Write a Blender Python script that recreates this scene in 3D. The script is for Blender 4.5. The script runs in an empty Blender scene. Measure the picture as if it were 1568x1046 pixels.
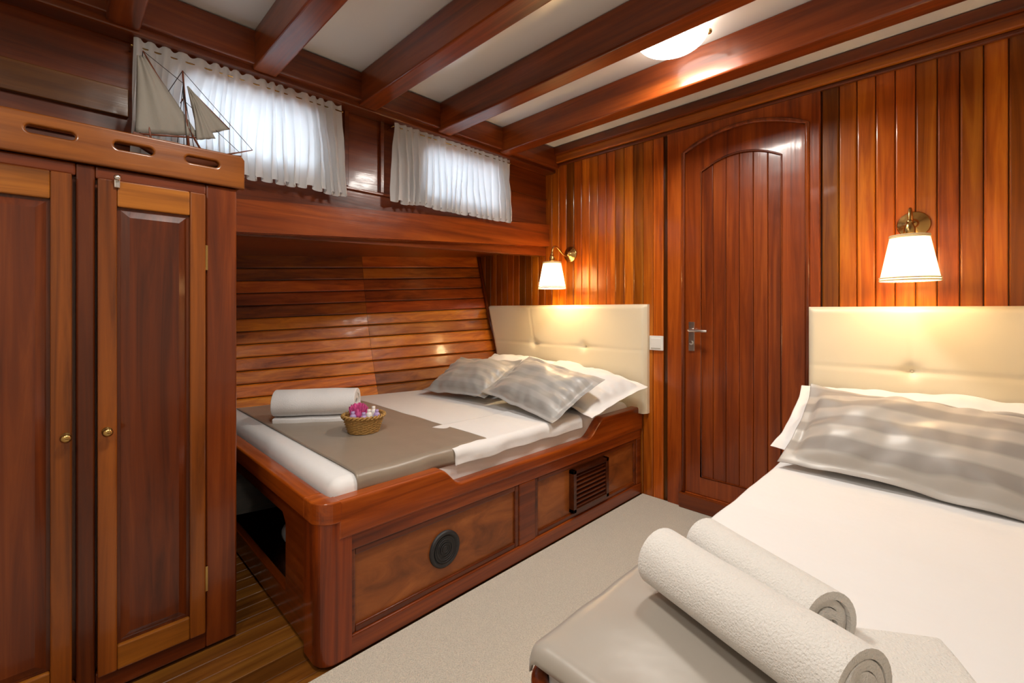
import bpy, bmesh, math, random
from mathutils import Vector, Matrix, noise, Euler
random.seed(7)
S = bpy.context.scene
try: S.view_settings.view_transform='Standard'
except Exception: pass
pi = math.pi

# ------------------------------------------------------------ helpers
def link(ob, parent=None):
    S.collection.objects.link(ob)
    if parent: ob.parent = parent
    return ob
def empty(name, loc=(0,0,0)):
    e = bpy.data.objects.new(name, None); e.empty_display_size = .05
    e.location = loc
    S.collection.objects.link(e); return e
def lerp(a,b,t): return a+(b-a)*t
def T(v=1.0, g=None, b=None):
    return (v, v if g is None else g, v if b is None else b, random.random())

class MB:
    def __init__(s): s.v=[]; s.f=[]; s.m=[]; s.c=[]; s.sm=[]
    def add(s, vs, fs, m=0, t=None, smooth=False):
        o=len(s.v); s.v += [tuple(v) for v in vs]
        if t is None: t=T()
        for f in fs:
            s.f.append([i+o for i in f]); s.m.append(m); s.c.append(t); s.sm.append(smooth)
    def hexa(s, p, m=0, t=None):   # p: 4 bottom, 4 top
        s.add(p, [(0,3,2,1),(4,5,6,7),(0,1,5,4),(1,2,6,5),(2,3,7,6),(3,0,4,7)], m, t)
    def box(s, x0,x1,y0,y1,z0,z1, m=0, t=None):
        s.hexa([(x0,y0,z0),(x1,y0,z0),(x1,y1,z0),(x0,y1,z0),(x0,y0,z1),(x1,y0,z1),(x1,y1,z1),(x0,y1,z1)], m, t)
    def grid(s, fn, nu, nv, m=0, t=None, smooth=True, wrapu=False):
        vs=[]
        for j in range(nv+1):
            for i in range(nu if wrapu else nu+1):
                vs.append(fn(i/nu, j/nv))
        w = nu if wrapu else nu+1
        fs=[]
        for j in range(nv):
            for i in range(nu):
                a=j*w+i; b=j*w+(i+1)%w
                fs.append((a,b,b+w,a+w))
        s.add(vs,fs,m,t,smooth)
    def lathe(s, prof, seg, M=None, m=0, t=None, mod=None, cap=True):
        M = M or Matrix()
        vs=[]; 
        for k,(r,z) in enumerate(prof):
            for i in range(seg):
                a=2*pi*i/seg
                rr = r*(mod(a,k) if mod else 1)
                vs.append(M @ Vector((rr*math.cos(a), rr*math.sin(a), z)))
        fs=[]
        for k in range(len(prof)-1):
            for i in range(seg):
                a=k*seg+i; b=k*seg+(i+1)%seg
                fs.append((a,b,b+seg,a+seg))
        if cap:
            fs.append(tuple(range(seg-1,-1,-1)))
            fs.append(tuple(range((len(prof)-1)*seg, len(prof)*seg)))
        s.add(vs,fs,m,t,True)
    def tube(s, pts, r, seg=8, m=0, t=None, closed=False):
        pts=[Vector(p) for p in pts]; n=len(pts); vs=[]
        up=None
        for i,p in enumerate(pts):
            a=pts[i-1] if (i>0 or closed) else p
            b=pts[(i+1)%n] if (i<n-1 or closed) else p
            tg=(b-a).normalized()
            if up is None:
                up = Vector((0,0,1)) if abs(tg.z)<.9 else Vector((1,0,0))
            x=tg.cross(up).normalized(); y=x.cross(tg).normalized(); up=y
            rr = r[i] if isinstance(r,(list,tuple)) else r
            for k in range(seg):
                an=2*pi*k/seg
                vs.append(p + x*math.cos(an)*rr + y*math.sin(an)*rr)
        fs=[]
        for i in range(n if closed else n-1):
            for k in range(seg):
                a=i*seg+k; b=i*seg+(k+1)%seg; j=((i+1)%n)*seg
                fs.append((a,b,j+(k+1)%seg,j+k))
        if not closed:
            fs.append(tuple(range(seg-1,-1,-1))); fs.append(tuple(range((n-1)*seg,n*seg)))
        s.add(vs,fs,m,t,True)
    def sphere(s, c, r, m=0, t=None, sz=1.0, seg=20):
        prof=[(max(1e-4,r*math.sin(pi*k/12)), -r*sz*math.cos(pi*k/12)) for k in range(13)]
        s.lathe(prof, seg, Matrix.Translation(c), m, t, cap=False)
    def build(s, name, mats, parent=None, bevel=0, seg=2, M=None, recalc=True, allsmooth=False):
        me=bpy.data.meshes.new(name); me.from_pydata(s.v,[],s.f)
        for mt in mats: me.materials.append(mt)
        ca=me.color_attributes.new('tint','FLOAT_COLOR','CORNER')
        for p in me.polygons:
            p.material_index=s.m[p.index]; p.use_smooth = s.sm[p.index] or allsmooth
            for li in p.loop_indices: ca.data[li].color=s.c[p.index]
        if recalc:
            bm=bmesh.new(); bm.from_mesh(me); bmesh.ops.recalc_face_normals(bm,faces=bm.faces[:]); bm.to_mesh(me); bm.free()
        ob=bpy.data.objects.new(name,me); link(ob,parent)
        if M is not None: ob.matrix_world=M
        if bevel>0:
            b=ob.modifiers.new('bev','BEVEL'); b.width=bevel; b.segments=seg; b.limit_method='ANGLE'; b.angle_limit=math.radians(35)
        return ob

def plate(name, outer, holes, thick, origin, U, V, mat, bevel=.003, parent=None, tint=None, res=2):
    cu=bpy.data.curves.new('c','CURVE'); cu.dimensions='2D'; cu.fill_mode='BOTH'
    cu.extrude=max(thick/2-bevel,.0001); cu.bevel_depth=bevel; cu.bevel_resolution=res; cu.offset=-bevel
    for poly in [outer]+list(holes):
        sp=cu.splines.new('POLY'); sp.points.add(len(poly)-1)
        for i,p in enumerate(poly): sp.points[i].co=(p[0],p[1],0,1)
        sp.use_cyclic_u=True
    ob=bpy.data.objects.new('c',cu); S.collection.objects.link(ob)
    dg=bpy.context.evaluated_depsgraph_get(); dg.update()
    me=bpy.data.meshes.new_from_object(ob.evaluated_get(dg))
    bpy.data.objects.remove(ob); bpy.data.curves.remove(cu)
    U=Vector(U); V=Vector(V); N=U.cross(V); o=Vector(origin)
    M=Matrix(((U.x,V.x,N.x,o.x),(U.y,V.y,N.y,o.y),(U.z,V.z,N.z,o.z),(0,0,0,1)))
    me.transform(M)
    me.materials.clear(); me.materials.append(mat)
    ca=me.color_attributes.new('tint','FLOAT_COLOR','CORNER'); t=tint or T()
    for d in ca.data: d.color=t
    for p in me.polygons: p.use_smooth=False; p.material_index=0
    me.name=name
    o2=bpy.data.objects.new(name,me); link(o2,parent)
    return o2

# ------------------------------------------------------------ materials
def newmat(name):
    m=bpy.data.materials.new(name); m.use_nodes=True
    nt=m.node_tree; nt.nodes.clear()
    out=nt.nodes.new('ShaderNodeOutputMaterial')
    return m,nt,out
def N(nt,typ,**kw):
    n=nt.nodes.new(typ)
    for k,v in kw.items():
        if k in n.inputs.keys(): n.inputs[k].default_value=v
        else: setattr(n,k,v)
    return n
def ramp(nt, fac, stops):
    r=nt.nodes.new('ShaderNodeValToRGB'); nt.links.new(fac,r.inputs[0])
    e=r.color_ramp.elements
    while len(e)<len(stops): e.new(.5)
    for i,(p,c) in enumerate(stops):
        e[i].position=p; e[i].color=(c[0],c[1],c[2],1)
    return r
def wood(name, axis, dark, mid, light, rough=.30, coat=.33, grain=26, lng=1.3, bump=.05, wave=.08):
    m,nt,out=newmat(name); L=nt.links.new
    tc=N(nt,'ShaderNodeTexCoord'); at=N(nt,'ShaderNodeAttribute',attribute_name='tint')
    mul=N(nt,'ShaderNodeMath',operation='MULTIPLY'); L(at.outputs['Alpha'],mul.inputs[0]); mul.inputs[1].default_value=13.7
    add=N(nt,'ShaderNodeVectorMath',operation='ADD'); L(tc.outputs['Object'],add.inputs[0]); L(mul.outputs[0],add.inputs[1])
    mp=N(nt,'ShaderNodeMapping'); L(add.outputs[0],mp.inputs[0])
    sc=[grain]*3; sc['XYZ'.index(axis)]=lng; mp.inputs['Scale'].default_value=sc
    n1=N(nt,'ShaderNodeTexNoise',Scale=1.0,Detail=5.0,Roughness=.62,Distortion=.9); L(mp.outputs[0],n1.inputs['Vector'])
    mp2=N(nt,'ShaderNodeMapping'); L(add.outputs[0],mp2.inputs[0])
    sc2=[7]*3; sc2['XYZ'.index(axis)]=.9; mp2.inputs['Scale'].default_value=sc2
    n2=N(nt,'ShaderNodeTexNoise',Scale=1.0,Detail=2.0); L(mp2.outputs[0],n2.inputs['Vector'])
    mx=N(nt,'ShaderNodeMath',operation='MULTIPLY_ADD'); L(n1.outputs[0],mx.inputs[0]); mx.inputs[1].default_value=.6
    m3=N(nt,'ShaderNodeMath',operation='MULTIPLY'); L(n2.outputs[0],m3.inputs[0]); m3.inputs[1].default_value=.4
    L(m3.outputs[0],mx.inputs[2])
    r=ramp(nt,mx.outputs[0],[(.33,dark),(.5,mid),(.68,light)])
    mc=N(nt,'ShaderNodeMix',data_type='RGBA',blend_type='MULTIPLY'); mc.inputs[0].default_value=1
    L(r.outputs[0],mc.inputs[6]); L(at.outputs['Color'],mc.inputs[7])
    b=N(nt,'ShaderNodeBsdfPrincipled'); L(mc.outputs[2],b.inputs['Base Color'])
    b.inputs['Roughness'].default_value=rough; b.inputs['Coat Weight'].default_value=coat; b.inputs['Coat Roughness'].default_value=.10
    b.inputs['Specular IOR Level'].default_value=.35
    bp=N(nt,'ShaderNodeBump',Strength=bump,Distance=.01); L(n1.outputs[0],bp.inputs['Height'])
    n3=N(nt,'ShaderNodeTexNoise',Scale=9.0,Detail=1.0); L(tc.outputs['Object'],n3.inputs['Vector'])
    bp2=N(nt,'ShaderNodeBump',Strength=wave,Distance=.02); L(n3.outputs[0],bp2.inputs['Height']); L(bp.outputs[0],bp2.inputs['Normal'])
    L(bp2.outputs[0],b.inputs['Normal']); L(bp2.outputs[0],b.inputs['Coat Normal'])
    L(b.outputs[0],out.inputs[0]); return m
def plain(name,col,rough=.5,metal=0,bumps=0,bscale=200,sheen=0,coat=0,emit=None,es=0,spec=.5,bdist=.003,var=0):
    m,nt,out=newmat(name); L=nt.links.new
    b=N(nt,'ShaderNodeBsdfPrincipled'); b.inputs['Base Color'].default_value=(*col,1)
    b.inputs['Roughness'].default_value=rough; b.inputs['Metallic'].default_value=metal
    b.inputs['Sheen Weight'].default_value=sheen; b.inputs['Coat Weight'].default_value=coat
    b.inputs['Specular IOR Level'].default_value=spec
    tc=N(nt,'ShaderNodeTexCoord')
    n=N(nt,'ShaderNodeTexNoise',Scale=float(bscale),Detail=3.0); L(tc.outputs['Object'],n.inputs['Vector'])
    if bumps:
        bp=N(nt,'ShaderNodeBump',Strength=bumps,Distance=bdist); L(n.outputs[0],bp.inputs['Height']); L(bp.outputs[0],b.inputs['Normal'])
    if var:
        r=ramp(nt,n.outputs[0],[(.3,[c*(1-var) for c in col]),(.7,[min(1,c*(1+var)) for c in col])]); L(r.outputs[0],b.inputs['Base Color'])
    if emit: b.inputs['Emission Color'].default_value=(*emit,1); b.inputs['Emission Strength'].default_value=es
    L(b.outputs[0],out.inputs[0]); return m

PD,PM,PL=(.17,.030,.002),(.43,.105,.006),(.66,.215,.014)     # orange planks
RD,RM,RL=(.062,.010,.002),(.155,.027,.003),(.26,.056,.007)   # mahogany
plankZ=wood('plank_vertical','Z',PD,PM,PL)
plankY=wood('plank_long','Y',PD,PM,PL,rough=.34,coat=.25,wave=.14)
plankX=wood('plank_x','X',PD,PM,PL)
mahZ=wood('mahogany_v','Z',RD,RM,RL)
mahY=wood('mahogany_y','Y',RD,RM,RL)
mahX=wood('mahogany_x','X',RD,RM,RL)
gold=(.12,.034,.003),(.28,.088,.008),(.44,.155,.015)
teakZ=wood('teak_z','Z',*gold); teakY=wood('teak_y','Y',*gold); teakX=wood('teak_x','X',*gold)
panY=wood('panel_y','Y',(.12,.032,.007),(.25,.070,.013),(.37,.115,.024),grain=12,lng=5,rough=.4,coat=.2)
floorw=wood('floor_wood','Y',(.07,.02,.003),(.17,.058,.008),(.30,.12,.018),rough=.35)
ceilm=plain('ceiling_paint',(.84,.83,.80),rough=.22,bumps=.05,bscale=6,coat=.3)
cream=plain('cream_panel',(.74,.69,.60),rough=.6,bumps=.05,bscale=30)
brass=plain('brass',(.50,.32,.11),rough=.25,metal=1)
steel=plain('steel',(.7,.68,.65),rough=.25,metal=1)
dark=plain('dark_plastic',(.02,.02,.022),rough=.5)
whitep=plain('white_plastic',(.85,.83,.78),rough=.35)
leather=plain('cream_leather',(.80,.71,.53),rough=.42,bumps=.12,bscale=260,bdist=.001)
linen=plain('white_linen',(.81,.81,.81),rough=.75,bumps=.4,bscale=9,bdist=.008,sheen=.2)
cotton=plain('white_cotton',(.82,.82,.82),rough=.8,bumps=.4,bscale=12,bdist=.008,sheen=.2)
terry=plain('terry_towel',(.78,.76,.72),rough=.95,bumps=.8,bscale=300,bdist=.004,sheen=.5)
satin=plain('taupe_satin',(.27,.215,.16),rough=.36,bumps=.2,bscale=11,bdist=.006,sheen=.2)
satin2=plain('grey_satin_runner',(.37,.335,.29),rough=.33,bumps=.25,bscale=8,bdist=.008,sheen=.2)
carpetm=plain('carpet_pile',(.70,.645,.545),rough=.95,bumps=1.0,bscale=240,bdist=.008,sheen=.2,var=.16)
wick=plain('wicker',(.42,.24,.07),rough=.6,bumps=.4,bscale=150,var=.3)
pink=plain('pink_petals',(.75,.12,.38),rough=.6)
purple=plain('lilac',(.45,.33,.62),rough=.5)
sail=plain('sail_cloth',(.27,.25,.215),rough=.8,bumps=.2,bscale=90)
hullm=plain('model_hull',(.16,.045,.02),rough=.35)

def stripe(name,c1,c2,freq):
    m,nt,out=newmat(name); L=nt.links.new
    tc=N(nt,'ShaderNodeTexCoord'); sx=N(nt,'ShaderNodeSeparateXYZ'); L(tc.outputs['Object'],sx.inputs[0])
    a=N(nt,'ShaderNodeMath',operation='MULTIPLY'); L(sx.outputs['Y'],a.inputs[0]); a.inputs[1].default_value=freq*2*pi
    s_=N(nt,'ShaderNodeMath',operation='SINE'); L(a.outputs[0],s_.inputs[0])
    mr=N(nt,'ShaderNodeMapRange'); L(s_.outputs[0],mr.inputs[0]); mr.inputs[1].default_value=-.35; mr.inputs[2].default_value=.35
    mc=N(nt,'ShaderNodeMix',data_type='RGBA'); L(mr.outputs[0],mc.inputs[0]); mc.inputs[6].default_value=(*c1,1); mc.inputs[7].default_value=(*c2,1)
    b=N(nt,'ShaderNodeBsdfPrincipled'); L(mc.outputs[2],b.inputs['Base Color'])
    r2=N(nt,'ShaderNodeMapRange'); L(mr.outputs[0],r2.inputs[0]); r2.inputs[3].default_value=.55; r2.inputs[4].default_value=.42
    L(r2.outputs[0],b.inputs['Roughness']); b.inputs['Sheen Weight'].default_value=.3
    b.inputs['Specular IOR Level'].default_value=.8
    n=N(nt,'ShaderNodeTexNoise',Scale=7.0,Detail=1.5,Distortion=.4); L(tc.outputs['Object'],n.inputs['Vector'])
    bp=N(nt,'ShaderNodeBump',Strength=.22,Distance=.012); L(n.outputs[0],bp.inputs['Height']); L(bp.outputs[0],b.inputs['Normal'])
    L(b.outputs[0],out.inputs[0]); return m
stripem=stripe('striped_satin',(.34,.332,.32),(.42,.41,.395),16)
stripew=stripe('striped_satin_warm',(.30,.272,.245),(.46,.43,.39),10)

def cloth_trans(name,col,tr=.5,transp=.12,emit=0,ecol=(1,.8,.5)):
    m,nt,out=newmat(name); L=nt.links.new
    d=N(nt,'ShaderNodeBsdfDiffuse'); d.inputs[0].default_value=(*col,1)
    t=N(nt,'ShaderNodeBsdfTranslucent'); t.inputs[0].default_value=(*col,1)
    x=N(nt,'ShaderNodeMixShader'); x.inputs[0].default_value=tr; L(d.outputs[0],x.inputs[1]); L(t.outputs[0],x.inputs[2])
    last=x
    if transp:
        tp=N(nt,'ShaderNodeBsdfTransparent')
        y=N(nt,'ShaderNodeMixShader'); y.inputs[0].default_value=transp; L(x.outputs[0],y.inputs[1]); L(tp.outputs[0],y.inputs[2]); last=y
    tc=N(nt,'ShaderNodeTexCoord'); n=N(nt,'ShaderNodeTexNoise',Scale=60.0,Detail=3.0); L(tc.outputs['Object'],n.inputs['Vector'])
    bp=N(nt,'ShaderNodeBump',Strength=.3,Distance=.004); L(n.outputs[0],bp.inputs['Height']); L(bp.outputs[0],d.inputs['Normal'])
    if emit:
        e=N(nt,'ShaderNodeEmission'); e.inputs[0].default_value=(*ecol,1); e.inputs[1].default_value=emit
        a=N(nt,'ShaderNodeAddShader'); L(last.outputs[0],a.inputs[0]); L(e.outputs[0],a.inputs[1]); last=a
    L(last.outputs[0],out.inputs[0]); return m
curtm=cloth_trans('curtain_voile',(.80,.82,.84),.38,.015)
shadem=cloth_trans('lamp_shade',(.92,.82,.66),.5,.0,emit=.15,ecol=(1,.74,.40))
def emitter(name,col,s):
    m,nt,o=newmat(name); e=N(nt,'ShaderNodeEmission'); e.inputs[0].default_value=(*col,1); e.inputs[1].default_value=s; nt.links.new(e.outputs[0],o.inputs[0]); return m
glow=emitter('lamp_glass',(1,.93,.82),11)
m_,nt_,o_=newmat('window_glass'); a_=N(nt_,'ShaderNodeBsdfTransparent'); g_=N(nt_,'ShaderNodeBsdfGlossy'); g_.inputs['Roughness'].default_value=.02
x_=N(nt_,'ShaderNodeMixShader'); x_.inputs[0].default_value=.06; nt_.links.new(a_.outputs[0],x_.inputs[1]); nt_.links.new(g_.outputs[0],x_.inputs[2]); nt_.links.new(x_.outputs[0],o_.inputs[0]); glass=m_

# ------------------------------------------------------------ room constants
D=2.5; CZ=2.24; WX=-2.14; XR=.68; YN=-.9
def hull(y,k):
    s=(y-.5)/2.0
    xb=lerp(-2.95,-2.52,s); xt=lerp(-3.12,-2.88,s); zt=lerp(1.42,1.55,s)
    return Vector((lerp(xb,xt,k)-.03*math.sin(pi*k), y, lerp(.45,zt,k)))
def ledge_b(y): return lerp(1.43,1.567,(y-.52)/1.98)
def ledge_t(y): return lerp(1.565,1.72,(y-.52)/1.98)

# floor
mb=MB(); mb.box(-3.4,XR+.1,YN-.1,D+.1,-.08,-.02,t=T(.5))
x=-3.3
while x<XR:
    mb.box(x,x+.068,YN,D,-.02,0,t=T(random.uniform(.7,1.2))); x+=.07
mb.build('floor',[floorw],bevel=.002,seg=1)
mb=MB()
mb.grid(lambda u,v:(lerp(-1.372,XR-.01,u),lerp(YN+.01,D-.02,v),.012+.0015*noise.noise((u*60,v*90,0))),60,90,smooth=True)
mb.box(-1.373,XR-.01,YN+.01,D-.02,.001,.0105)
mb.build('carpet',[carpetm],recalc=False)
# ceiling
mb=MB(); mb.box(-2.4,XR+.1,YN-.1,D+.1,CZ,CZ+.06); mb.build('ceiling',[ceilm])
# beams
for i,yc in enumerate([-.75,-.29,.16,.605,1.06,1.515,1.985]):
    mb=MB(); mb.box(-2.05,XR,yc-.045,yc+.045,2.085,CZ,t=T(1.25)); mb.build('ceiling_beam',[mahX],bevel=.008,seg=3)
# crown on window wall
mb=MB()
mb.box(-2.10,-2.02,YN,D,2.10,2.235,t=T(1.0)); mb.box(WX,-2.05,YN,D,2.075,2.115,t=T(.8))
mb.build('trim_1',[mahY],bevel=.006)
# door wall moulding
mb=MB(); mb.box(-2.14,XR,2.43,D,2.185,2.238,t=T(1.1)); mb.box(-2.14,XR,2.455,D,2.135,2.186,m=1,t=T(.9)); mb.box(-2.14,XR,2.47,D,2.115,2.135,t=T(.8))
mb.build('trim_2',[mahX,plankX],bevel=.006)

# far wall
mb=MB(); mb.box(-3.4,XR+.1,D-.001,D+.08,0,CZ,t=T(.15))
x=-3.05; k=0
while x<XR:
    x1=x+.0645
    v=random.choice([.42,.6,.75,.9,1.0,1.15,1.2,.95,1.05,.8])
    if x<-2.1: v*=.6
    t=T(v, v*random.uniform(.80,1.08), v*.9)
    if x1< -1.215 or x> -.475:
        mb.box(x+.001,x1-.001,2.484,2.5,0,2.13,t=t)
    x=x1; k+=1
mb.build('wall_far',[plankZ],bevel=.0055,seg=3)
# side walls (behind / beside the camera)
mb=MB()
mb.box(XR,XR+.08,YN-.1,D+.1,0,CZ)
mb.build('wall_right',[cream])
mb=MB()
mb.box(-3.4,XR+.1,YN-.08,YN,0,CZ)
mb.build('wall_near',[cream])

# window wall
def rrect(x0,x1,y0,y1,r,n=6):
    p=[]
    for cx,cy,a0 in ((x1-r,y1-r,0),(x0+r,y1-r,90),(x0+r,y0+r,180),(x1-r,y0+r,270)):
        for i in range(n+1):
            a=math.radians(a0+90*i/n); p.append((cx+r*math.cos(a),cy+r*math.sin(a)))
    return p
W1=(.33,.84,1.74,2.02); W2=(1.42,1.98,1.74,2.02)
wl=empty('wall_left')
plate('window_wall',[(YN-.1,1.36),(D,1.5),(D,2.24),(YN-.1,2.24)],[rrect(*W1,.05),rrect(*W2,.05)],.06,(WX-.03,0,0),(0,1,0),(0,0,1),mahY,.002,wl,tint=T(.95))
mb=MB()
for y0,y1 in ((YN,.60),(.60,1.2),(1.2,1.8),(1.8,D)):
    mb.hexa([(WX,y0,ledge_b(y0)),(-2.105,y0,ledge_b(y0)),(-2.105,y1,ledge_b(y1)),(WX,y1,ledge_b(y1)),
             (WX,y0,ledge_t(y0)),(-2.105,y0,ledge_t(y0)),(-2.105,y1,ledge_t(y1)),(WX,y1,ledge_t(y1))],t=(1.5,1.5,1.1,.4))
    a0=hull(y0,1); a1=hull(y1,1); a0.x-=.08; a1.x-=.08
    mb.hexa([(-2.12,y0,ledge_b(y0)-.004),(a0.x,y0,a0.z),(a1.x,y1,a1.z),(-2.12,y1,ledge_b(y1)-.004),
             (-2.12,y0,ledge_b(y0)+.02),(a0.x,y0,a0.z+.02),(a1.x,y1,a1.z+.02),(-2.12,y1,ledge_b(y1)+.02)],m=1,t=(1.3,1.2,1,.2))
mb.build('window_ledge',[mahY,mahY],parent=wl)
mb=MB()
mb.box(WX,-2.128,1.99,D,1.90,1.905,t=T(.5)); mb.box(WX,-2.118,YN,.18,1.80,1.90,m=1,t=T(.45)); mb.box(WX,-2.125,YN,D,1.70,1.712,t=T(1.0))
mb.box(WX,-2.12,.98,1.0,1.712,2.08,t=T(.8)); mb.box(WX,-2.12,1.17,1.19,1.712,2.08,t=T(.8))
mb.build('wall_battens',[mahY,teakY],parent=wl,bevel=.003)
# hull planking
mb=MB(); NP=13
def P(y,k,o=0):
    q=hull(y,k); q.x-=o; return q
for i in range(NP):
    k0=i/NP; k1=(i+1)/NP
    if i==NP-1: k1=1.03
    for (y0,y1) in ((-.9,.3),(.3,1.51),(1.51,2.5)):
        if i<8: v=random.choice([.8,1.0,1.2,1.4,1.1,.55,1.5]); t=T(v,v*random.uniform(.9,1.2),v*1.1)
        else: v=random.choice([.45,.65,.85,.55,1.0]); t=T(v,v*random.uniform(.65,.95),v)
        n=4
        for j in range(n):
            ya=lerp(y0,y1,j/n); yb=lerp(y0,y1,(j+1)/n)-(.0015 if j==n-1 else 0)
            g=.0025; h=.006
            rows=[(k0+g,.016),(k0+g,.004),(k0+g+h,0),(k1-g-h,0),(k1-g,.004),(k1-g,.016)]
            vs=[]
            for kk,o in rows: vs+= [P(ya,kk,o),P(yb,kk,o)]
            fs=[(2*r,2*r+1,2*r+3,2*r+2) for r in range(5)]
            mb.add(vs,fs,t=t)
a=hull(-1,0);b=hull(2.58,0)
o=Vector((-.016,0,0)); 
mb.grid(lambda u,v:hull(lerp(-1,2.58,u),v*1.08)+o,2,16,m=1,t=T(.15))
mb.add([a,b,Vector((b.x+.15,b.y,0)),Vector((a.x+.15,a.y,0))],[(0,1,2,3)],m=1,t=T(.3))
mb.add([a+o*3,b+o*3,b,a],[(0,1,2,3)],m=1,t=T(.3))
mb.build('wall_hull_planking',[plankY,mahY],recalc=False)
mb=MB()
a=hull(2.5,.0);b=hull(2.5,1)
mb.tube([(a.x+.012,2.475,a.z),(lerp(a.x,b.x,.5)-.02,2.475,lerp(a.z,b.z,.5)),(b.x+.012,2.475,b.z)],.014,8,t=T(.9))
mb.build('trim_3',[mahZ])

# windows
for nm,W in (('window_1',W1),('window_2',W2)):
    e=empty(nm)
    plate('frame',rrect(W[0]-.03,W[1]+.03,W[2]-.03,W[3]+.03,.06),[rrect(W[0]+.012,W[1]-.012,W[2]+.012,W[3]-.012,.045)],.02,(WX+.006,0,0),(0,1,0),(0,0,1),mahY,.004,e,tint=T(.8))
    plate('pane',rrect(W[0]-.01,W[1]+.01,W[2]-.01,W[3]+.01,.05),[],.004,(WX-.04,0,0),(0,1,0),(0,0,1),glass,.0005,e)

# curtains
def curtain(y0,y1,z0,z1,seed):
    e=empty('curtain')
    mb=MB(); random.seed(seed)
    npl=int((y1-y0)/.043)
    def f(u,v):
        w=noise.noise((u*5,seed,v*.8))*1.1
        ph=2*pi*(u*npl+w)
        amp=lerp(.006,.022,v**.6)*(0.75+.6*noise.noise((u*7,seed+4,0)))
        yy=lerp(y0,y1,u)+ (u-.5)*.03*v + .010*math.sin(ph*2+1)*v
        zz=lerp(z1,z0,v)+ (.012*noise.noise((u*7,3,seed)))*v - .009*math.cos(ph)*v
        if v<.04: zz+=.008*math.sin(ph)
        pinch=1 if v<.06 else (.35 if v<.11 else 1)
        xx=-2.080+.008*v+amp*math.sin(ph)*pinch+.007*noise.noise((u*16,v*5,seed))
        return (xx,yy,zz)
    mb.grid(f,npl*12,36)
    mb.build('cloth',[curtm],parent=e,recalc=False)
    mb=MB(); mb.tube([(-2.082,y0-.005,z1-.03),(-2.082,y1+.005,z1-.03)],.003,8)
    for yy in (y0-.005,y1+.005):
        mb.tube([(-2.082,yy,z1-.03),(WX,yy,z1-.03)],.003,8); mb.sphere((-2.082,yy,z1-.03),.005)
    mb.build('rod',[brass],parent=e)
curtain(.19,.945,1.655,2.075,3)
curtain(1.225,2.06,1.675,2.085,11)
random.seed(21)

# ------------------------------------------------------------ door
dr=empty('door_1')
dx0,dx1=-1.12,-.525
def arch(x0,x1,zb,zs,zc,n=20):
    p=[(x0,zb),(x1,zb)]
    for i in range(n+1):
        u=i/n; p.append((lerp(x1,x0,u), zs+(zc-zs)*(1-(2*u-1)**2)))
    return p
plate('frame',[(-1.215,0),(-.475,0),(-.475,2.13),(-1.215,2.13)],[arch(dx0,dx1,.10,1.985,2.065)],.03,(0,2.49,0),(1,0,0),(0,0,1),mahZ,.004,dr,tint=(1.8,1.8,1.3,.2))
ar=arch(dx0,dx1,.10,1.985,2.065)
mb=MB(); pts=[(p[0],2.475,p[1]) for p in ar[1:]]+[(dx0,2.475,.10)]
mb.tube(pts,.011,8,t=T(1.3)); mb.build('architrave_bead',[mahZ],parent=dr)
plate('leaf',arch(dx0+.004,dx1-.004,.10,1.98,2.06),[arch(-1.025,-.635,.20,1.865,1.925)],.03,(0,2.497,0),(1,0,0),(0,0,1),mahZ,.004,dr,tint=(1.4,1.35,1.1,.6))
mb=MB(); n=6
for i in range(n):
    a=lerp(-1.03,-.63,i/n); b=lerp(-1.03,-.63,(i+1)/n)
    v=random.uniform(1.2,1.4)
    mb.box(a,b-.001,2.492,2.505,.19,1.95,t=T(v,v))
mb.build('planks',[mahZ],parent=dr,bevel=.0035)
ar=arch(-1.025,-.635,.20,1.865,1.925)
mb=MB(); mb.tube([(p[0],2.483,p[1]) for p in ar],.005,6,closed=True,t=T(1)); mb.build('bead',[mahZ],parent=dr)
mb=MB(); mb.box(-1.14,-.5,2.455,2.5,0.011,.095,t=T(.9)); mb.build('threshold',[mahX],parent=dr,bevel=.006)
mb=MB()
mb.box(-1.09,-1.058,2.474,2.482,.885,1.045)
mb.tube([(-1.074,2.48,1.0),(-1.074,2.435,1.0),(-1.065,2.427,1.0),(-.97,2.425,.998)],[.009,.009,.009,.0075],10)
mb.lathe([(.012,0),(.012,.006)],16,Matrix.Translation((-1.074,2.476,.93))@Matrix.Rotation(pi/2,4,'X'))
mb.build('handle',[steel],parent=dr,bevel=.002)
mb=MB(); mb.box(-1.325,-1.24,2.472,2.484,.875,.96); mb.box(-1.312,-1.253,2.466,2.474,.888,.947); mb.build('light_switch',[whitep],bevel=.003)

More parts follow.
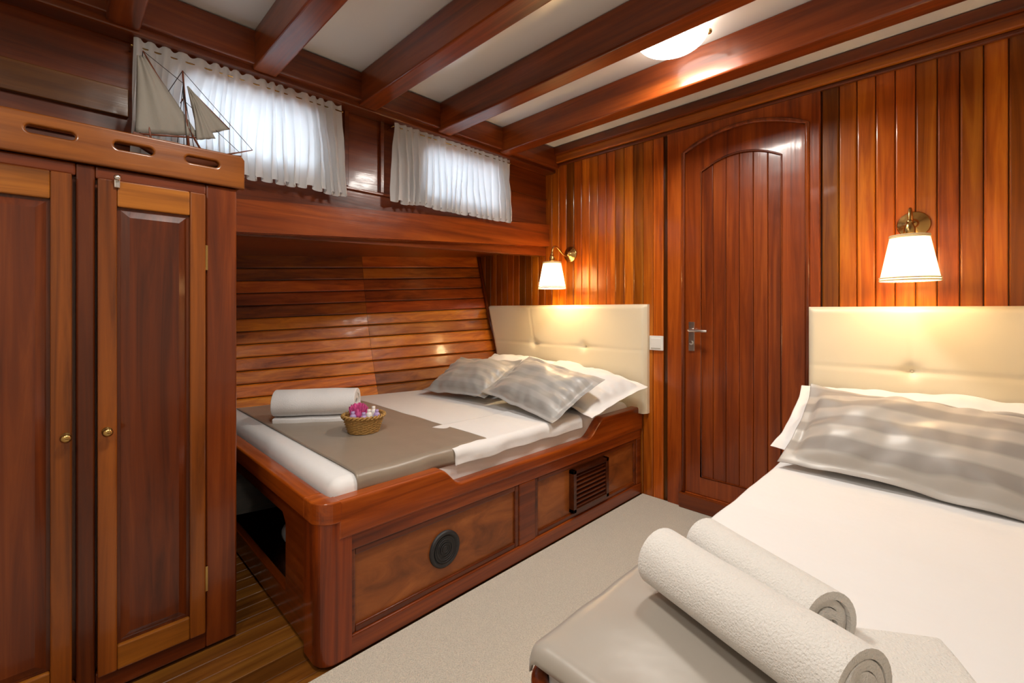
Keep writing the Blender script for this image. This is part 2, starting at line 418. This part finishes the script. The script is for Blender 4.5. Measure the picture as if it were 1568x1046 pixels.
# ------------------------------------------------------------ headboards
def headboard(name,xlt,xlb,xr,z0,z1,seams,seamz,parent):
    mb=MB(); nx,nz=120,70; yf=2.43
    def f(u,v):
        z=lerp(z0,z1,v); xl=lerp(xlb,xlt,v); x=lerp(xl,xr,u)
        e=min(x-xl,xr-x,z1-z); r=.028; off=0
        if e<r: off=r-math.sqrt(max(0,r*r-(r-e)**2))
        for s_ in seams:
            xs=lerp(xl,xr,s_); off+=.003*math.exp(-((x-xs)/.005)**2)*(1 if z>seamz else .3)
            off+=.020*math.exp(-(((x-xs)**2+(z-seamz)**2)/.030**2))
            off+=.006*math.exp(-(abs(z-seamz)/.012)**2)*math.exp(-((x-xs)/.13)**2)
        off+=.0025*math.exp(-((z-seamz)/.006)**2)
        return (x,yf+off,z)
    mb.grid(f,nx,nz)
    loop=[(xlb,z0),(xlt,z1),(xr,z1),(xr,z0)]
    vs=[]
    for x,z in loop: vs.append((x,yf+.028,z))
    for x,z in loop: vs.append((x,2.483,z))
    mb.add(vs,[(0,4,5,1),(1,5,6,2),(2,6,7,3),(3,7,4,0),(4,7,6,5)])
    mb.build(name,[leather],parent=parent,recalc=False)
    mb=MB()
    for s_ in seams:
        xs=lerp(lerp(xlb,xlt,(seamz-z0)/(z1-z0)),xr,s_)
        mb.lathe([(.0005,-.001),(.004,0),(.006,.003),(.006,.006)],16,Matrix.Translation((xs,yf+.023,seamz))@Matrix.Rotation(-pi/2,4,'X'))
    mb.build('buttons',[leather],parent=parent)

# ------------------------------------------------------------ pillows
def pillow(name,w,h,t,fl,mat,loc,rot,seed,pinch=.05,droop=0,wr_=1.0):
    mb=MB(); nu,nv=56,40; W=w/2+fl; H=h/2+fl; idx={}; vs=[]
    def P(i,j,s):
        u=-1+2*i/nu; v=-1+2*j/nv
        x=u*W; y=v*H
        iu=min(1,abs(x)/(w/2)); iv=min(1,abs(y)/(h/2))
        f=(max(0,1-iu**2.6)*max(0,1-iv**2.6))**.5
        wr=noise.noise((x*7+seed,y*9,s*2))*.016+noise.noise((x*18+seed,y*20,s))*.005
        edge=math.exp(-((1-max(iu,iv))/.22)**2) if max(iu,iv)<1 else .6
        a=math.atan2(y/h,x/w)
        wr+=.006*edge*math.sin(a*17+seed+3*noise.noise((x*5,y*5,seed)))
        z=s*(f*t/2*(1+.25*noise.noise((x*4+seed,y*4,s*5)))+.0022)+wr_*wr*min(1,.25+f*2)*(1 if f>0 else .5)
        z+=.014*noise.noise((x*11+seed,y*11,9))*(1-f)
        xx=x*(1-pinch*(1-v*v)*abs(u)); yy=y*(1-pinch*1.3*(1-u*u)*abs(v))
        z-=droop*(abs(u)**3)*W
        return (xx,yy,z)
    for s in (1,-1):
        for j in range(nv+1):
            for i in range(nu+1):
                border=i in(0,nu) or j in(0,nv)
                if s==-1 and border: idx[(i,j,s)]=idx[(i,j,1)]; continue
                idx[(i,j,s)]=len(vs); vs.append(P(i,j,s))
    fs=[]
    for s in (1,-1):
        for j in range(nv):
            for i in range(nu):
                q=[idx[(i,j,s)],idx[(i+1,j,s)],idx[(i+1,j+1,s)],idx[(i,j+1,s)]]
                fs.append(q if s==1 else q[::-1])
    mb.add(vs,fs,smooth=True)
    M=Matrix.Translation(loc)@Euler([math.radians(a) for a in rot],'XYZ').to_matrix().to_4x4()
    ob=mb.build(name,[mat],M=M,recalc=False)
    sm=ob.modifiers.new('s','SUBSURF'); sm.levels=1; sm.render_levels=1
    return ob

def drape(name,px0,px1,py0,py1,lox,hix,loy,hiy,zt,r,mat,seed,parent=None,thick=.003,nx=90,ny=60,wav=.003,skew=0,xlim=None):
    def wrap(p,lo,hi):
        if p<lo:
            o=lo-p; a=o/r
            if a<pi/2: return lo-r*math.sin(a), r*(1-math.cos(a))
            return lo-r, r+o-r*pi/2
        if p>hi:
            q,d=wrap(-p,-hi,1e9); return -q,d
        return p,0
    mb=MB()
    def f(u,v):
        py=lerp(py0,py1,v)
        x0=xlim(py) if xlim else px0
        px=lerp(x0,px1,u)
        x,dx=wrap(px,lox,hix); y,dy=wrap(py,loy,hiy)
        if skew: y+=skew*(u-.5)
        n=noise.noise((px*6+seed,py*6,0))*wav+noise.noise((px*2+seed,py*14,4))*wav*.7
        out=.012*noise.noise((px*9+seed,py*9,2))*min(1,(dx+dy)/.04)
        return (x-(out if px<lox else -out if px>hix else 0), y-(abs(out) if py<loy else 0), zt-dx-dy+max(-.002,n))
    mb.grid(f,nx,ny)
    ob=mb.build(name,[mat],parent=parent,recalc=False)
    so=ob.modifiers.new('so','SOLIDIFY'); so.thickness=thick; so.offset=1
    return ob

# ------------------------------------------------------------ double bed (left)
db=empty('double_bed')
FX=-1.38
prof=[(.617,.395),(.617,.517),(1.00,.517)]
for i in range(1,9):
    s=i/8; prof.append((1.0+.10*s, lerp(.517,.447,.5-.5*math.cos(pi*s))))
prof.append((1.92,.447))
for i in range(1,11):
    s=i/10; prof.append((1.92+.16*s, lerp(.447,.535,.5-.5*math.cos(pi*s))))
prof+=[(2.48,.535),(2.48,.395)]
plate('top_rail',prof,[],.055,(FX-.02,0,0),(0,1,0),(0,0,1),mahY,.010,db,tint=(1.8,1.8,1.2,.3),res=3)
mb=MB()
mb.box(FX-.03,FX-.004,.62,2.48,.345,.40,t=T(1.45))
mb.box(FX-.03,FX,.62,2.48,.012,.075,t=T(1.3))
mb.box(FX-.03,FX-.003,.60,.655,.075,.345,t=T(1.2))
mb.box(FX-.03,FX-.003,1.43,1.535,.075,.345,t=T(1.1))
mb.box(FX-.03,FX-.003,2.43,2.48,.075,.345,t=T(1.1))
mb.build('front_frame',[mahY],parent=db,bevel=.004)
mb=MB()
for y0,y1 in ((.655,1.43),(1.535,2.43)):
    mb.box(FX-.03,FX-.018,y0,y1,.075,.345,t=T(1.1))
mb.build('front_panels',[panY],parent=db)
mb=MB()
for y0,y1 in ((.655,1.43),(1.535,2.43)):
    w=.022
    mb.box(FX-.02,FX-.008,y0,y0+w,.075,.345,t=T(.8)); mb.box(FX-.02,FX-.008,y1-w,y1,.075,.345,t=T(.8))
    mb.box(FX-.02,FX-.008,y0+w,y1-w,.075,.075+w,t=T(.8)); mb.box(FX-.02,FX-.008,y0+w,y1-w,.345-w,.345,t=T(.8))
mb.build('panel_moulding',[mahY],parent=db,bevel=.004)
mb=MB(); MT=Matrix.Translation((FX-.018,1.035,.208))@Matrix.Rotation(pi/2,4,'Y')
mb.lathe([(.068,0),(.068,.008),(.062,.012),(.056,.012),(.054,.008),(.035,.009),(.03,.007),(.001,.008)],40,MT,cap=False)
for k in range(5):
    rr=.012+.009*k
    mb.tube([MT@Vector((rr*math.cos(a*pi/16),rr*math.sin(a*pi/16),.009)) for a in range(32)],.0015,5,closed=True)
mb.build('speaker',[dark],parent=db)
mb=MB()
y0,y1,z0,z1=1.80,2.11,.105,.315
for a in ((y0,y0+.022,z0,z1),(y1-.022,y1,z0,z1),(y0,y1,z0,z0+.018),(y0,y1,z1-.018,z1)):
    mb.box(FX-.02,FX+.012,*a,t=T(.45))
for k in range(8):
    zc=z0+.028+k*.0218
    mb.hexa([(FX-.016,y0+.02,zc+.006),(FX+.006,y0+.02,zc-.008),(FX+.006,y1-.02,zc-.008),(FX-.016,y1-.02,zc+.006),
             (FX-.016,y0+.02,zc+.011),(FX+.006,y0+.02,zc-.003),(FX+.006,y1-.02,zc-.003),(FX-.016,y1-.02,zc+.011)],t=T(.5))
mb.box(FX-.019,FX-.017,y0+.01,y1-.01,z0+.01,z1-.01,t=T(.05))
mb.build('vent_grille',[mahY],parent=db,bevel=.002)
pp=[]
R=.055; cx,cy=FX+.003-R,.557+R
for i in range(13):
    a=math.radians(0-90*i/12); pp.append((cx+R*math.cos(a),cy+R*math.sin(a)))
pp+=[(-1.50,.557),(-1.50,.61),(-1.42,.66),(FX+.003,.66)]
plate('corner_post',pp,[],.443,(0,0,.012+.2215),(1,0,0),(0,1,0),mahZ,.006,db,tint=(1.45,1.3,1.1,.4),res=3)
Ro=.065; ex=FX+.0075; ey=.550; cx,cy=ex-Ro,ey+Ro
pp=[(cx+Ro*math.cos(math.radians(-90*i/12)),cy+Ro*math.sin(math.radians(-90*i/12))) for i in range(13)]
pp+=[(-1.478,ey),(-1.478,ey+.058),(cx-.01,ey+.058),(ex-.053,cy-.002),(ex-.055,.622),(ex,.622)]
plate('rail_corner',pp,[],.068,(0,0,.484),(1,0,0),(0,1,0),mahY,.005,db,tint=(1.8,1.8,1.2,.3),res=3)
plate('foot_board',[(-2.97,.012),(-1.49,.012),(-1.49,.47),(-2.97,.47)],[[(-2.6,.11),(-1.72,.11),(-1.72,.35),(-1.75,.38),(-2.6,.38)]],.03,(0,.59,0),(1,0,0),(0,0,1),mahX,.004,db,tint=(1.0,.95,.9,.7))
mb=MB(); mb.box(-2.97,-1.477,.550,.608,.45,.518,t=(1.8,1.8,1.2,.3)); mb.build('foot_rail',[mahX],parent=db,bevel=.007,seg=4)
mb=MB(); mb.hexa([(-2.93,.61,.36),(-1.41,.61,.36),(-1.41,2.48,.36),(-2.56,2.48,.36),(-2.93,.61,.40),(-1.41,.61,.40),(-1.41,2.48,.40),(-2.56,2.48,.40)],t=T(.4)); mb.build('slat_deck',[mahY],parent=db)
mb=MB(); mb.box(-2.80,-1.42,1.02,1.04,.002,.36,t=T(.3)); mb.box(-2.80,-1.42,.61,1.02,.001,.012,t=T(.3)); mb.box(-1.44,-1.42,.62,1.02,.01,.36,t=T(.3)); mb.build('locker_shade_panels',[mahY],parent=db)  # dark-tinted panels added so the open locker looks black with shade
mb=MB()
mb.hexa([(-2.93,.615,.402),(-1.425,.615,.402),(-1.425,2.42,.402),(-2.545,2.42,.402),(-2.93,.615,.562),(-1.425,.615,.562),(-1.425,2.42,.562),(-2.545,2.42,.562)])
mb.build('mattress',[linen],parent=db,bevel=.04,seg=6,allsmooth=True)
headboard('headboard',-2.715,-2.545,-1.33,.50,1.145,(1/3,2/3),.872,db)
drape('bed_runner',-2.88,-1.375,.70,1.29,-3.2,-1.452,0,3,.566,.028,satin,5,thick=.003,wav=.003,xlim=lambda y:hull(y,.1).x+.08)
drape('sheet',-1.75,-1.36,1.10,1.93,-3.2,-1.440,0,3,.564,.03,cotton,15,thick=.002,wav=.004,parent=db)

pillow('pillow',.66,.42,.16,.04,cotton,(-1.67,2.17,.675),(14,5,-5),1,droop=.08)
pillow('pillow',.58,.42,.17,.035,cotton,(-2.22,2.16,.685),(20,0,3),2)
pillow('throw_pillow',.54,.34,.13,.035,stripem,(-1.655,1.87,.695),(28,7,-6),3)
pillow('throw_pillow',.50,.34,.13,.035,stripem,(-2.235,1.87,.690),(28,-2,5),4)
# stowed rolled blanket in the locker
mb=MB(); mb.tube([(-2.25+.05*i,.78+.01*math.sin(i),.075) for i in range(9)],[.05,.058,.06,.057,.06,.058,.06,.057,.05],16); mb.build('stowed_blanket',[cotton])

# ------------------------------------------------------------ single bed (right)
sb=empty('single_bed')
x0,x1,y0,y1=-.512,.60,.520,2.48
R=.06
pp=[]
for i in range(11):
    a=math.radians(180+90*i/10); pp.append((x0+R+R*math.cos(a),y0+R+R*math.sin(a)))
pp+=[(x1,y0),(x1,y1),(x0,y1)]
plate('base',pp,[],.44,(0,0,.234),(1,0,0),(0,1,0),mahZ,.012,sb,tint=(1.3,1.2,1.1,.2),res=3)
outer=pp
ip=[]
for i in range(11):
    a=math.radians(180+90*i/10); ip.append((x0+R+(R-.028)*math.cos(a),y0+R+(R-.028)*math.sin(a)))
ip+=[(x1-.028,y0+.028),(x1-.028,y1-.028),(x0+.028,y1-.028)]
plate('rail',outer,[ip],.07,(0,0,.490),(1,0,0),(0,1,0),mahY,.010,sb,tint=(.9,.8,.8,.5),res=3)
mb=MB(); mb.box(-.480,.57,.552,2.42,.455,.553); mb.build('mattress',[linen],parent=sb,bevel=.02,seg=6,allsmooth=True)
headboard('headboard',-.516,-.516,.56,.50,1.125,(1/3,2/3),.862,sb)
drape('sheet',-.495,.60,.60,2.40,-.468,.55,0,5,.556,.02,cotton,31,thick=.002,nx=120,ny=130,wav=.003,parent=sb)
drape('bed_runner',-.510,.60,.532,.93,-.486,.55,.560,5,.564,.014,satin2,8,thick=.006,wav=.004)
pillow('pillow',.76,.46,.17,.04,cotton,(-.115,2.16,.680),(20,0,1),6)
pillow('throw_pillow',.66,.36,.15,.04,stripew,(-.095,1.955,.680),(32,2,-3),7)

# towels
def roll(name,prof,length,thick,loc,ang,mat,seed,nl=24):
    mb=MB(); n=len(prof)-1
    def f(u,v):
        i=min(n,int(round(u*n))); x,z=prof[i]; yy=(v-.5)*length
        s=1+.07*noise.noise((x*12+seed,yy*9,z*12))
        e=(.016*noise.noise((i*.05,seed,0)))*(2*v-1)
        return (x*s,yy+e,z*s)
    mb.grid(f,n,nl)
    ob=mb.build(name,[mat],recalc=False,M=Matrix.Translation(loc)@Matrix.Rotation(ang,4,'Z'))
    so=ob.modifiers.new('so','SOLIDIFY'); so.thickness=thick; so.offset=0
    b=ob.modifiers.new('b','BEVEL'); b.width=thick*.4; b.segments=3; b.limit_method='ANGLE'; b.angle_limit=math.radians(50)
    return ob
def spiral(R,th,turns,gap=1.12,rot=-.5,sx=1,sz=1,tail=0):
    p=[];n=int(turns*28)
    for i in range(n+1):
        a=2*pi*turns*i/n
        r=max(.003,R-th*gap*(turns*2*pi-a)/(2*pi))
        aa=a-turns*2*pi-pi/2+rot
        p.append((sx*r*math.cos(aa),sz*r*math.sin(aa)))
    if tail:
        x,z=p[-1]
        for i in range(1,8): p.append((x+tail*i/7,z-.001*i))
    return p
def angd(dx,dy): return math.atan2(-dx,dy)
roll('rolled_towel',spiral(.056,.013,3.7,sx=1.05,sz=.97),.35,.013,(-.255,.762,.570+.063),angd(.265,-.095),terry,1)
roll('rolled_towel',spiral(.048,.0125,3.3,sx=1.05,sz=.95),.27,.0125,(-.272,.905,.570+.055),angd(.20,-.10),terry,2)
def foldprof(w,th,layers):
    p=[]
    for k in range(layers):
        hw=w/2
        zz=k*th
        xs=[lerp(-hw,hw,i/8) for i in range(9)]
        if k%2: xs=xs[::-1]
        for xx in xs: p.append((xx,zz))
        if k<layers-1:
            c=xs[-1]; s=1 if c>0 else -1
            for a in (-60,-25,25,60):
                p.append((c+s*th*.5*math.cos(math.radians(a)),zz+th*.5+th*.5*math.sin(math.radians(a))))
    return p
roll('face_cloth',foldprof(.12,.013,2),.13,.010,(-.055,.885,.576),.5,terry,5)
wterry=plain('white_terry',(.88,.88,.89),rough=.95,bumps=.7,bscale=350,bdist=.003,sheen=.4)
roll('rolled_towel',spiral(.074,.027,2.1,gap=1.02,rot=0,sx=1.22,sz=.93,tail=.06),.38,.026,(-2.28,.91,.5675+.082),angd(.21,.298),wterry,6)

# basket
bk=empty('wicker_basket'); bc=Vector((-1.90,.965,.571))
mb=MB(); rows=13; 
prof=[]
for k in range(rows*2+1):
    v=k/(rows*2); prof.append((.066+.022*v,.072*v))
MT=Matrix.Translation(bc)
mb.lathe(prof,72,MT,mod=lambda a,k:1+.035*math.sin(12*a+(pi if (k//2)%2 else 0))*(1 if k%2 else .3)+(.02 if k%2 else -.01),cap=False)
mb.lathe([(r-.006,z) for r,z in prof],72,MT,cap=False)
mb.lathe([(.001,.004),(.064,.004)],40,MT,cap=False)
for ph in (0,pi):
    mb.tube([bc+Vector(((.088+.005*math.cos(14*a+ph))*math.cos(a),(.088+.005*math.cos(14*a+ph))*math.sin(a),.073+.005*math.sin(14*a+ph))) for a in [2*pi*i/120 for i in range(120)]],.0045,6,closed=True)
mb.build('weave',[wick],parent=bk,recalc=False)
mb=MB()
for k in range(26):
    a=k*2.4; rr=.006+.028*math.sqrt(k/26); c=bc+Vector((-.032+rr*math.cos(a),-.01+rr*math.sin(a),.085+.022*(1-k/26)))
    mb.grid(lambda u,v,c=c,a=a:(c.x+.014*(u-.5)*math.cos(a+1.57)+.008*v*math.cos(a)+.003*math.sin(9*u),c.y+.014*(u-.5)*math.sin(a+1.57)+.008*v*math.sin(a)+.003*math.cos(9*u),c.z+.016*(v-.5)*2-.02*(u-.5)**2),5,4)
mb.sphere(bc+Vector((-.032,-.01,.075)),.03,seg=18)
mb.build('flower',[pink],parent=bk,recalc=False)
mb=MB()
for dx,dy,h,m in ((.03,.01,.035,0),(.035,.045,.03,1),(.005,.045,.04,0),(.05,-.025,.03,1),(.0,-.05,.03,1)):
    c=bc+Vector((dx,dy,.045))
    mb.lathe([(.001,0),(.013,0),(.014,.004),(.014,h),(.010,h+.006),(.007,h+.008),(.008,h+.010),(.008,h+.02),(.001,h+.021)],18,Matrix.Translation(c),m=m,cap=False)
mb.build('toiletries',[whitep,purple],parent=bk)

# ------------------------------------------------------------ wardrobe
wd=empty('wardrobe')
CX=-1.75; YE=.43; YS=-.75; TOPZ=1.52
mb=MB()
mb.box(-2.13,CX-.022,YS,YE,.012,TOPZ-.03,t=T(.8))
mb.box(CX-.022,CX,.342,YE,.012,TOPZ,t=T(.95)); mb.box(CX-.022,CX,.036,.076,.012,TOPZ,t=T(.6)); mb.box(CX-.022,CX,-.40,-.34,.012,TOPZ,t=T(.9))
mb.box(CX-.022,CX,YS,-.40,.012,TOPZ,t=T(.9))
mb.build('carcass',[mahZ],parent=wd,bevel=.005)
mb=MB()
mb.box(CX-.022,CX,-.34,.036,1.485,TOPZ,t=T(.9)); mb.box(CX-.022,CX,.076,.342,1.485,TOPZ,t=T(.9))
mb.box(CX-.022,CX,-.34,.036,.012,.075,t=T(.9)); mb.box(CX-.022,CX,.076,.342,.012,.075,t=T(.9))
mb.box(-2.13,CX+.012,YS,YE+.01,TOPZ,TOPZ+.022,t=T(.7))
mb.build('rails_and_top',[mahY],parent=wd,bevel=.005)
def cdoor(y0,y1,z0,z1,nm):
    xf=CX+.018; xb=CX+.001
    mb=MB(); sw=.042
    mb.box(xb,xf,y0,y0+sw,z0,z1,t=T(.66,.50,.5)); mb.box(xb,xf,y1-sw,y1,z0,z1,t=T(.70,.55,.5))
    mb.build(nm+'_stiles',[teakZ],parent=wd,bevel=.004)
    mb=MB()
    mb.box(xb,xf-.001,y0+sw,y1-sw,z1-.075,z1,t=T(1.15)); mb.box(xb,xf-.001,y0+sw,y1-sw,z0,z0+.07,t=T(1.0))
    mb.build(nm+'_rails',[teakY],parent=wd,bevel=.004)
    mb=MB()
    a0,a1,b0,b1=y0+sw,y1-sw,z0+.07,z1-.075
    mb.box(xb,xb+.003,a0,a1,b0,b1,t=T(.6))
    i=.028; q=xb+.012
    mb.add([(xb+.004,a0+.008,b0+.008),(xb+.004,a1-.008,b0+.008),(xb+.004,a1-.008,b1-.008),(xb+.004,a0+.008,b1-.008),
            (q,a0+i,b0+i),(q,a1-i,b0+i),(q,a1-i,b1-i),(q,a0+i,b1-i)],[(0,1,5,4),(1,2,6,5),(2,3,7,6),(3,0,4,7),(4,5,6,7)],t=T(.75))
    mb.build(nm+'_panel',[mahZ],parent=wd)
cdoor(.080,.338,.07,1.484,'door_a')
cdoor(-.30,.028,.07,1.484,'door_b')
mb=MB()
for yy in (.100,.016):
    MT=Matrix.Translation((CX+.018,yy,.765))@Matrix.Rotation(pi/2,4,'Y')
    mb.lathe([(.012,0),(.012,.003),(.006,.004),(.005,.014),(.011,.018),(.012,.024),(.008,.029),(.001,.030)],20,MT,cap=False)
mb.box(CX+.0005,CX+.010,.339,.345,1.24,1.32); mb.box(CX+.0005,CX+.010,.339,.345,.2,.28)
mb.build('knobs_hinges',[brass],parent=wd)
mb=MB(); mb.box(CX+.018,CX+.026,.115,.128,1.462,1.492); mb.sphere((CX+.03,.1215,1.49),.009); mb.build('catch',[steel],parent=wd,bevel=.002)
def slot(y0,y1,z0,z1): return rrect(y0,y1,z0,z1,(z1-z0)*.49,8)
fz=TOPZ+.012
plate('fiddle_rail',[(YS,fz-.012),(YE+.02,fz-.012),(YE+.02,fz+.085),(YE+.01,fz+.098),(YS,fz+.098)],[slot(-.06,.035,fz+.044,fz+.066),slot(.115,.205,fz+.044,fz+.066),slot(.285,.375,fz+.044,fz+.066),slot(-.3,-.2,fz+.044,fz+.066)],.026,(CX+.005,0,0),(0,1,0),(0,0,1),teakY,.006,wd,tint=T(.68,.58,.6),res=3)
plate('fiddle_return',[(-2.12,fz),(CX-.01,fz),(CX-.01,fz+.095),(-2.12,fz+.095)],[],.022,(0,YE+.008,0),(1,0,0),(0,0,1),teakX,.005,wd,tint=T(.7))

# ------------------------------------------------------------ model sailboat
sbm=empty('model_sailboat'); X=-1.83
mb=MB(); zb=1.543
def hf(u,v):
    y=lerp(.165,.435,u); w=.030*max(.03,math.sin(pi*(.12+.88*u)))**.6
    a=pi*v; sh=.022*(2*u-1)**2
    return (X+w*math.cos(a), y+ (.03*u*(1-math.sin(a))), zb+.096+sh-.060*math.sin(a)*(.35+.65*math.sin(pi*(.08+.84*u))))
mb.grid(hf,30,14)
mb.grid(lambda u,v:(X+(hf(u,0)[0]-X)*(1-2*v)*.98,hf(u,0)[1],hf(u,0)[2]-.002),30,3,m=1)
mb.build('hull',[hullm,teakY],parent=sbm,recalc=False)
mb=MB()
mb.box(X-.03,X+.03,.22,.235,zb,zb+.05); mb.box(X-.03,X+.03,.345,.36,zb,zb+.05); mb.box(X-.006,X+.006,.235,.345,zb,zb+.012)
mb.build('stand',[mahX],parent=sbm,bevel=.002)
mb=MB()
mb.tube([(X,.312,1.60),(X,.292,1.90)],[.0045,.0025],8); mb.tube([(X,.355,1.63),(X,.190,1.925)],[.0035,.002],8)
mb.tube([(X,.42,1.655),(X,.50,1.69)],[.003,.0015],8); mb.tube([(X,.172,1.660),(X,.345,1.692)],.003,8)
mb.tube([(X,.215,1.62),(X,.20,1.72)],.003,8)
mb.box(X-.012,X+.012,.24,.28,1.63,1.656); mb.tube([(X-.02,.29,1.80),(X+.02,.29,1.80)],.002,6)
mb.tube([(X,.305,1.853),(X,.428,1.745)],.0015,6)
mb.build('spars',[hullm],parent=sbm)
mb=MB()
for a,b in (((X,.292,1.90),(X,.50,1.69)),((X,.292,1.90),(X,.18,1.66)),((X-.024,.30,1.64),(X,.293,1.88)),((X+.024,.30,1.64),(X,.293,1.88)),((X-.024,.28,1.64),(X,.293,1.85)),((X+.024,.32,1.64),(X,.293,1.85)),((X,.30,1.80),(X,.46,1.67)),((X,.19,1.925),(X,.17,1.66)),((X,.19,1.925),(X,.293,1.86))):
    mb.tube([a,b],.0011,4)
mb.build('rigging',[dark],parent=sbm)
mb=MB()
def quad_sail(A,B,C,Dd,bulge):
    A,B,C,Dd=[Vector(p) for p in (A,B,C,Dd)]
    mb.grid(lambda u,v:(A.lerp(B,u).lerp(Dd.lerp(C,u),v)+Vector((bulge*math.sin(pi*u)*math.sin(pi*v)+.003*math.sin(18*u),0,0))),16,16)
quad_sail((X,.176,1.905),(X,.196,1.91),(X,.340,1.695),(X,.172,1.664),.02)
quad_sail((X,.305,1.853),(X,.307,1.853),(X,.428,1.745),(X,.335,1.695),.012)
quad_sail((X+.005,.318,1.82),(X+.005,.32,1.82),(X+.005,.385,1.70),(X+.005,.33,1.68),.01)
ob=mb.build('sails',[sail],parent=sbm,recalc=False)
so=ob.modifiers.new('s','SOLIDIFY'); so.thickness=.0012

# ------------------------------------------------------------ sconces
bulbm=emitter('bulb',(1,.72,.38),30)
trimm=plain('shade_trim',(.75,.6,.35),rough=.6)
def sconce(x,z,yl,en):
    e=empty('wall_sconce')
    mb=MB()
    MT=Matrix.Translation((x,2.483,z))@Matrix.Rotation(pi/2,4,'X')
    mb.lathe([(.001,0),(.052,0),(.054,.004),(.050,.010),(.040,.012),(.036,.018),(.022,.022),(.014,.034),(.012,.04),(.001,.042)],36,MT,cap=False)
    pts=[];n=24
    P=[Vector((x,2.45,z-.005)),Vector((x,2.40,z-.055)),Vector((x,2.33,z+.09)),Vector((x,yl,z+.06)),Vector((x,yl,z-.03))]
    for i in range(n+1):
        t=i/n; q=P[:]
        while len(q)>1: q=[q[k].lerp(q[k+1],t) for k in range(len(q)-1)]
        pts.append(q[0])
    mb.tube(pts,.0055,10)
    mb.lathe([(.001,.012),(.012,.010),(.014,.0),(.018,-.01),(.018,-.045),(.012,-.05),(.001,-.05)],20,Matrix.Translation((x,yl,z-.03)),cap=False)
    mb.sphere(pts[-2],.010)
    mb.build('arm',[brass],parent=e)
    mb=MB(); zt=z-.068; zb_=zt-.172
    MT=Matrix.Translation((x,yl,zb_))
    mb.lathe([(lerp(.088,.057,k/8),.172*k/8) for k in range(9)],144,MT,mod=lambda a,k:1+.018*math.sin(48*a),cap=False)
    mb.build('shade',[shadem],parent=e,recalc=False)
    mb=MB()
    for rr,zz in ((.0895,0.003),(.0895,.012),(.0585,.166),(.0585,.172)):
        mb.tube([(x+rr*math.cos(2*pi*i/64),yl+rr*math.sin(2*pi*i/64),zb_+zz) for i in range(64)],.003,6,closed=True)
    for k in range(3):
        a=2*pi*k/3; mb.tube([(x+.015*math.cos(a),yl+.015*math.sin(a),zt-.0),(x+.057*math.cos(a),yl+.057*math.sin(a),zt-.002)],.0015,5)
    mb.build('shade_trim',[trimm],parent=e)
    mb=MB(); mb.sphere((x,yl,zb_+.105),.022,sz=1.25)
    mb.build('bulb',[bulbm],parent=e)
    l=bpy.data.lights.new('bulb_light','POINT'); l.energy=en; l.color=(1,.70,.36); l.shadow_soft_size=.03
    lo=bpy.data.objects.new('bulb_light',l); lo.location=(x,yl,zb_+.045); link(lo,e)
sconce(-1.915,1.49,2.285,9)
sconce(-.153,1.46,2.285,5)

# ceiling lamps
def clamp_(x,y,en):
    e=empty('ceiling_lamp')
    mb=MB(); MT=Matrix.Translation((x,y,CZ))@Matrix.Rotation(pi,4,'X')
    mb.lathe([(.001,0),(.118,0),(.120,.012),(.108,.018),(.100,.012)],48,MT,cap=False)
    for k in range(3):
        a=2*pi*k/3+.6
        mb.sphere((x+.142*math.cos(a),y+.142*math.sin(a),CZ-.022),.011)
        mb.tube([(x+.118*math.cos(a),y+.118*math.sin(a),CZ-.006),(x+.142*math.cos(a),y+.142*math.sin(a),CZ-.02)],.003,6)
    mb.build('fitting',[brass],parent=e)
    mb=MB()
    mb.lathe([(max(.0005,.138*math.cos(pi/2*k/12)),.022+.065*math.sin(pi/2*k/12)) for k in range(13)],48,MT,cap=False)
    mb.build('glass_dome',[glow],parent=e)
    l=bpy.data.lights.new('lamp_light','AREA'); l.shape='DISK'; l.size=.24; l.energy=en; l.color=(1,.94,.86)
    lo=bpy.data.objects.new('lamp_light',l); lo.location=(x,y,CZ-.092); link(lo,e)
clamp_(-.84,1.75,15)
clamp_(-.88,.37,13)
clamp_(-.30,-.52,8.5)  # extra unseen lamp behind the camera, added only as fill light

# ------------------------------------------------------------ world + camera
w=bpy.data.worlds.new('w'); S.world=w; w.use_nodes=True
bg=w.node_tree.nodes['Background']; bg.inputs[0].default_value=(.72,.86,1,1); bg.inputs[1].default_value=7
cam=bpy.data.cameras.new('cam'); cam.sensor_width=36; cam.lens=15.98; cam.shift_y=-.0306; cam.clip_start=.02
co=bpy.data.objects.new('camera',cam); S.collection.objects.link(co)
co.location=(0,0,1.11); co.rotation_euler=(pi/2,0,pi/4)
S.camera=co
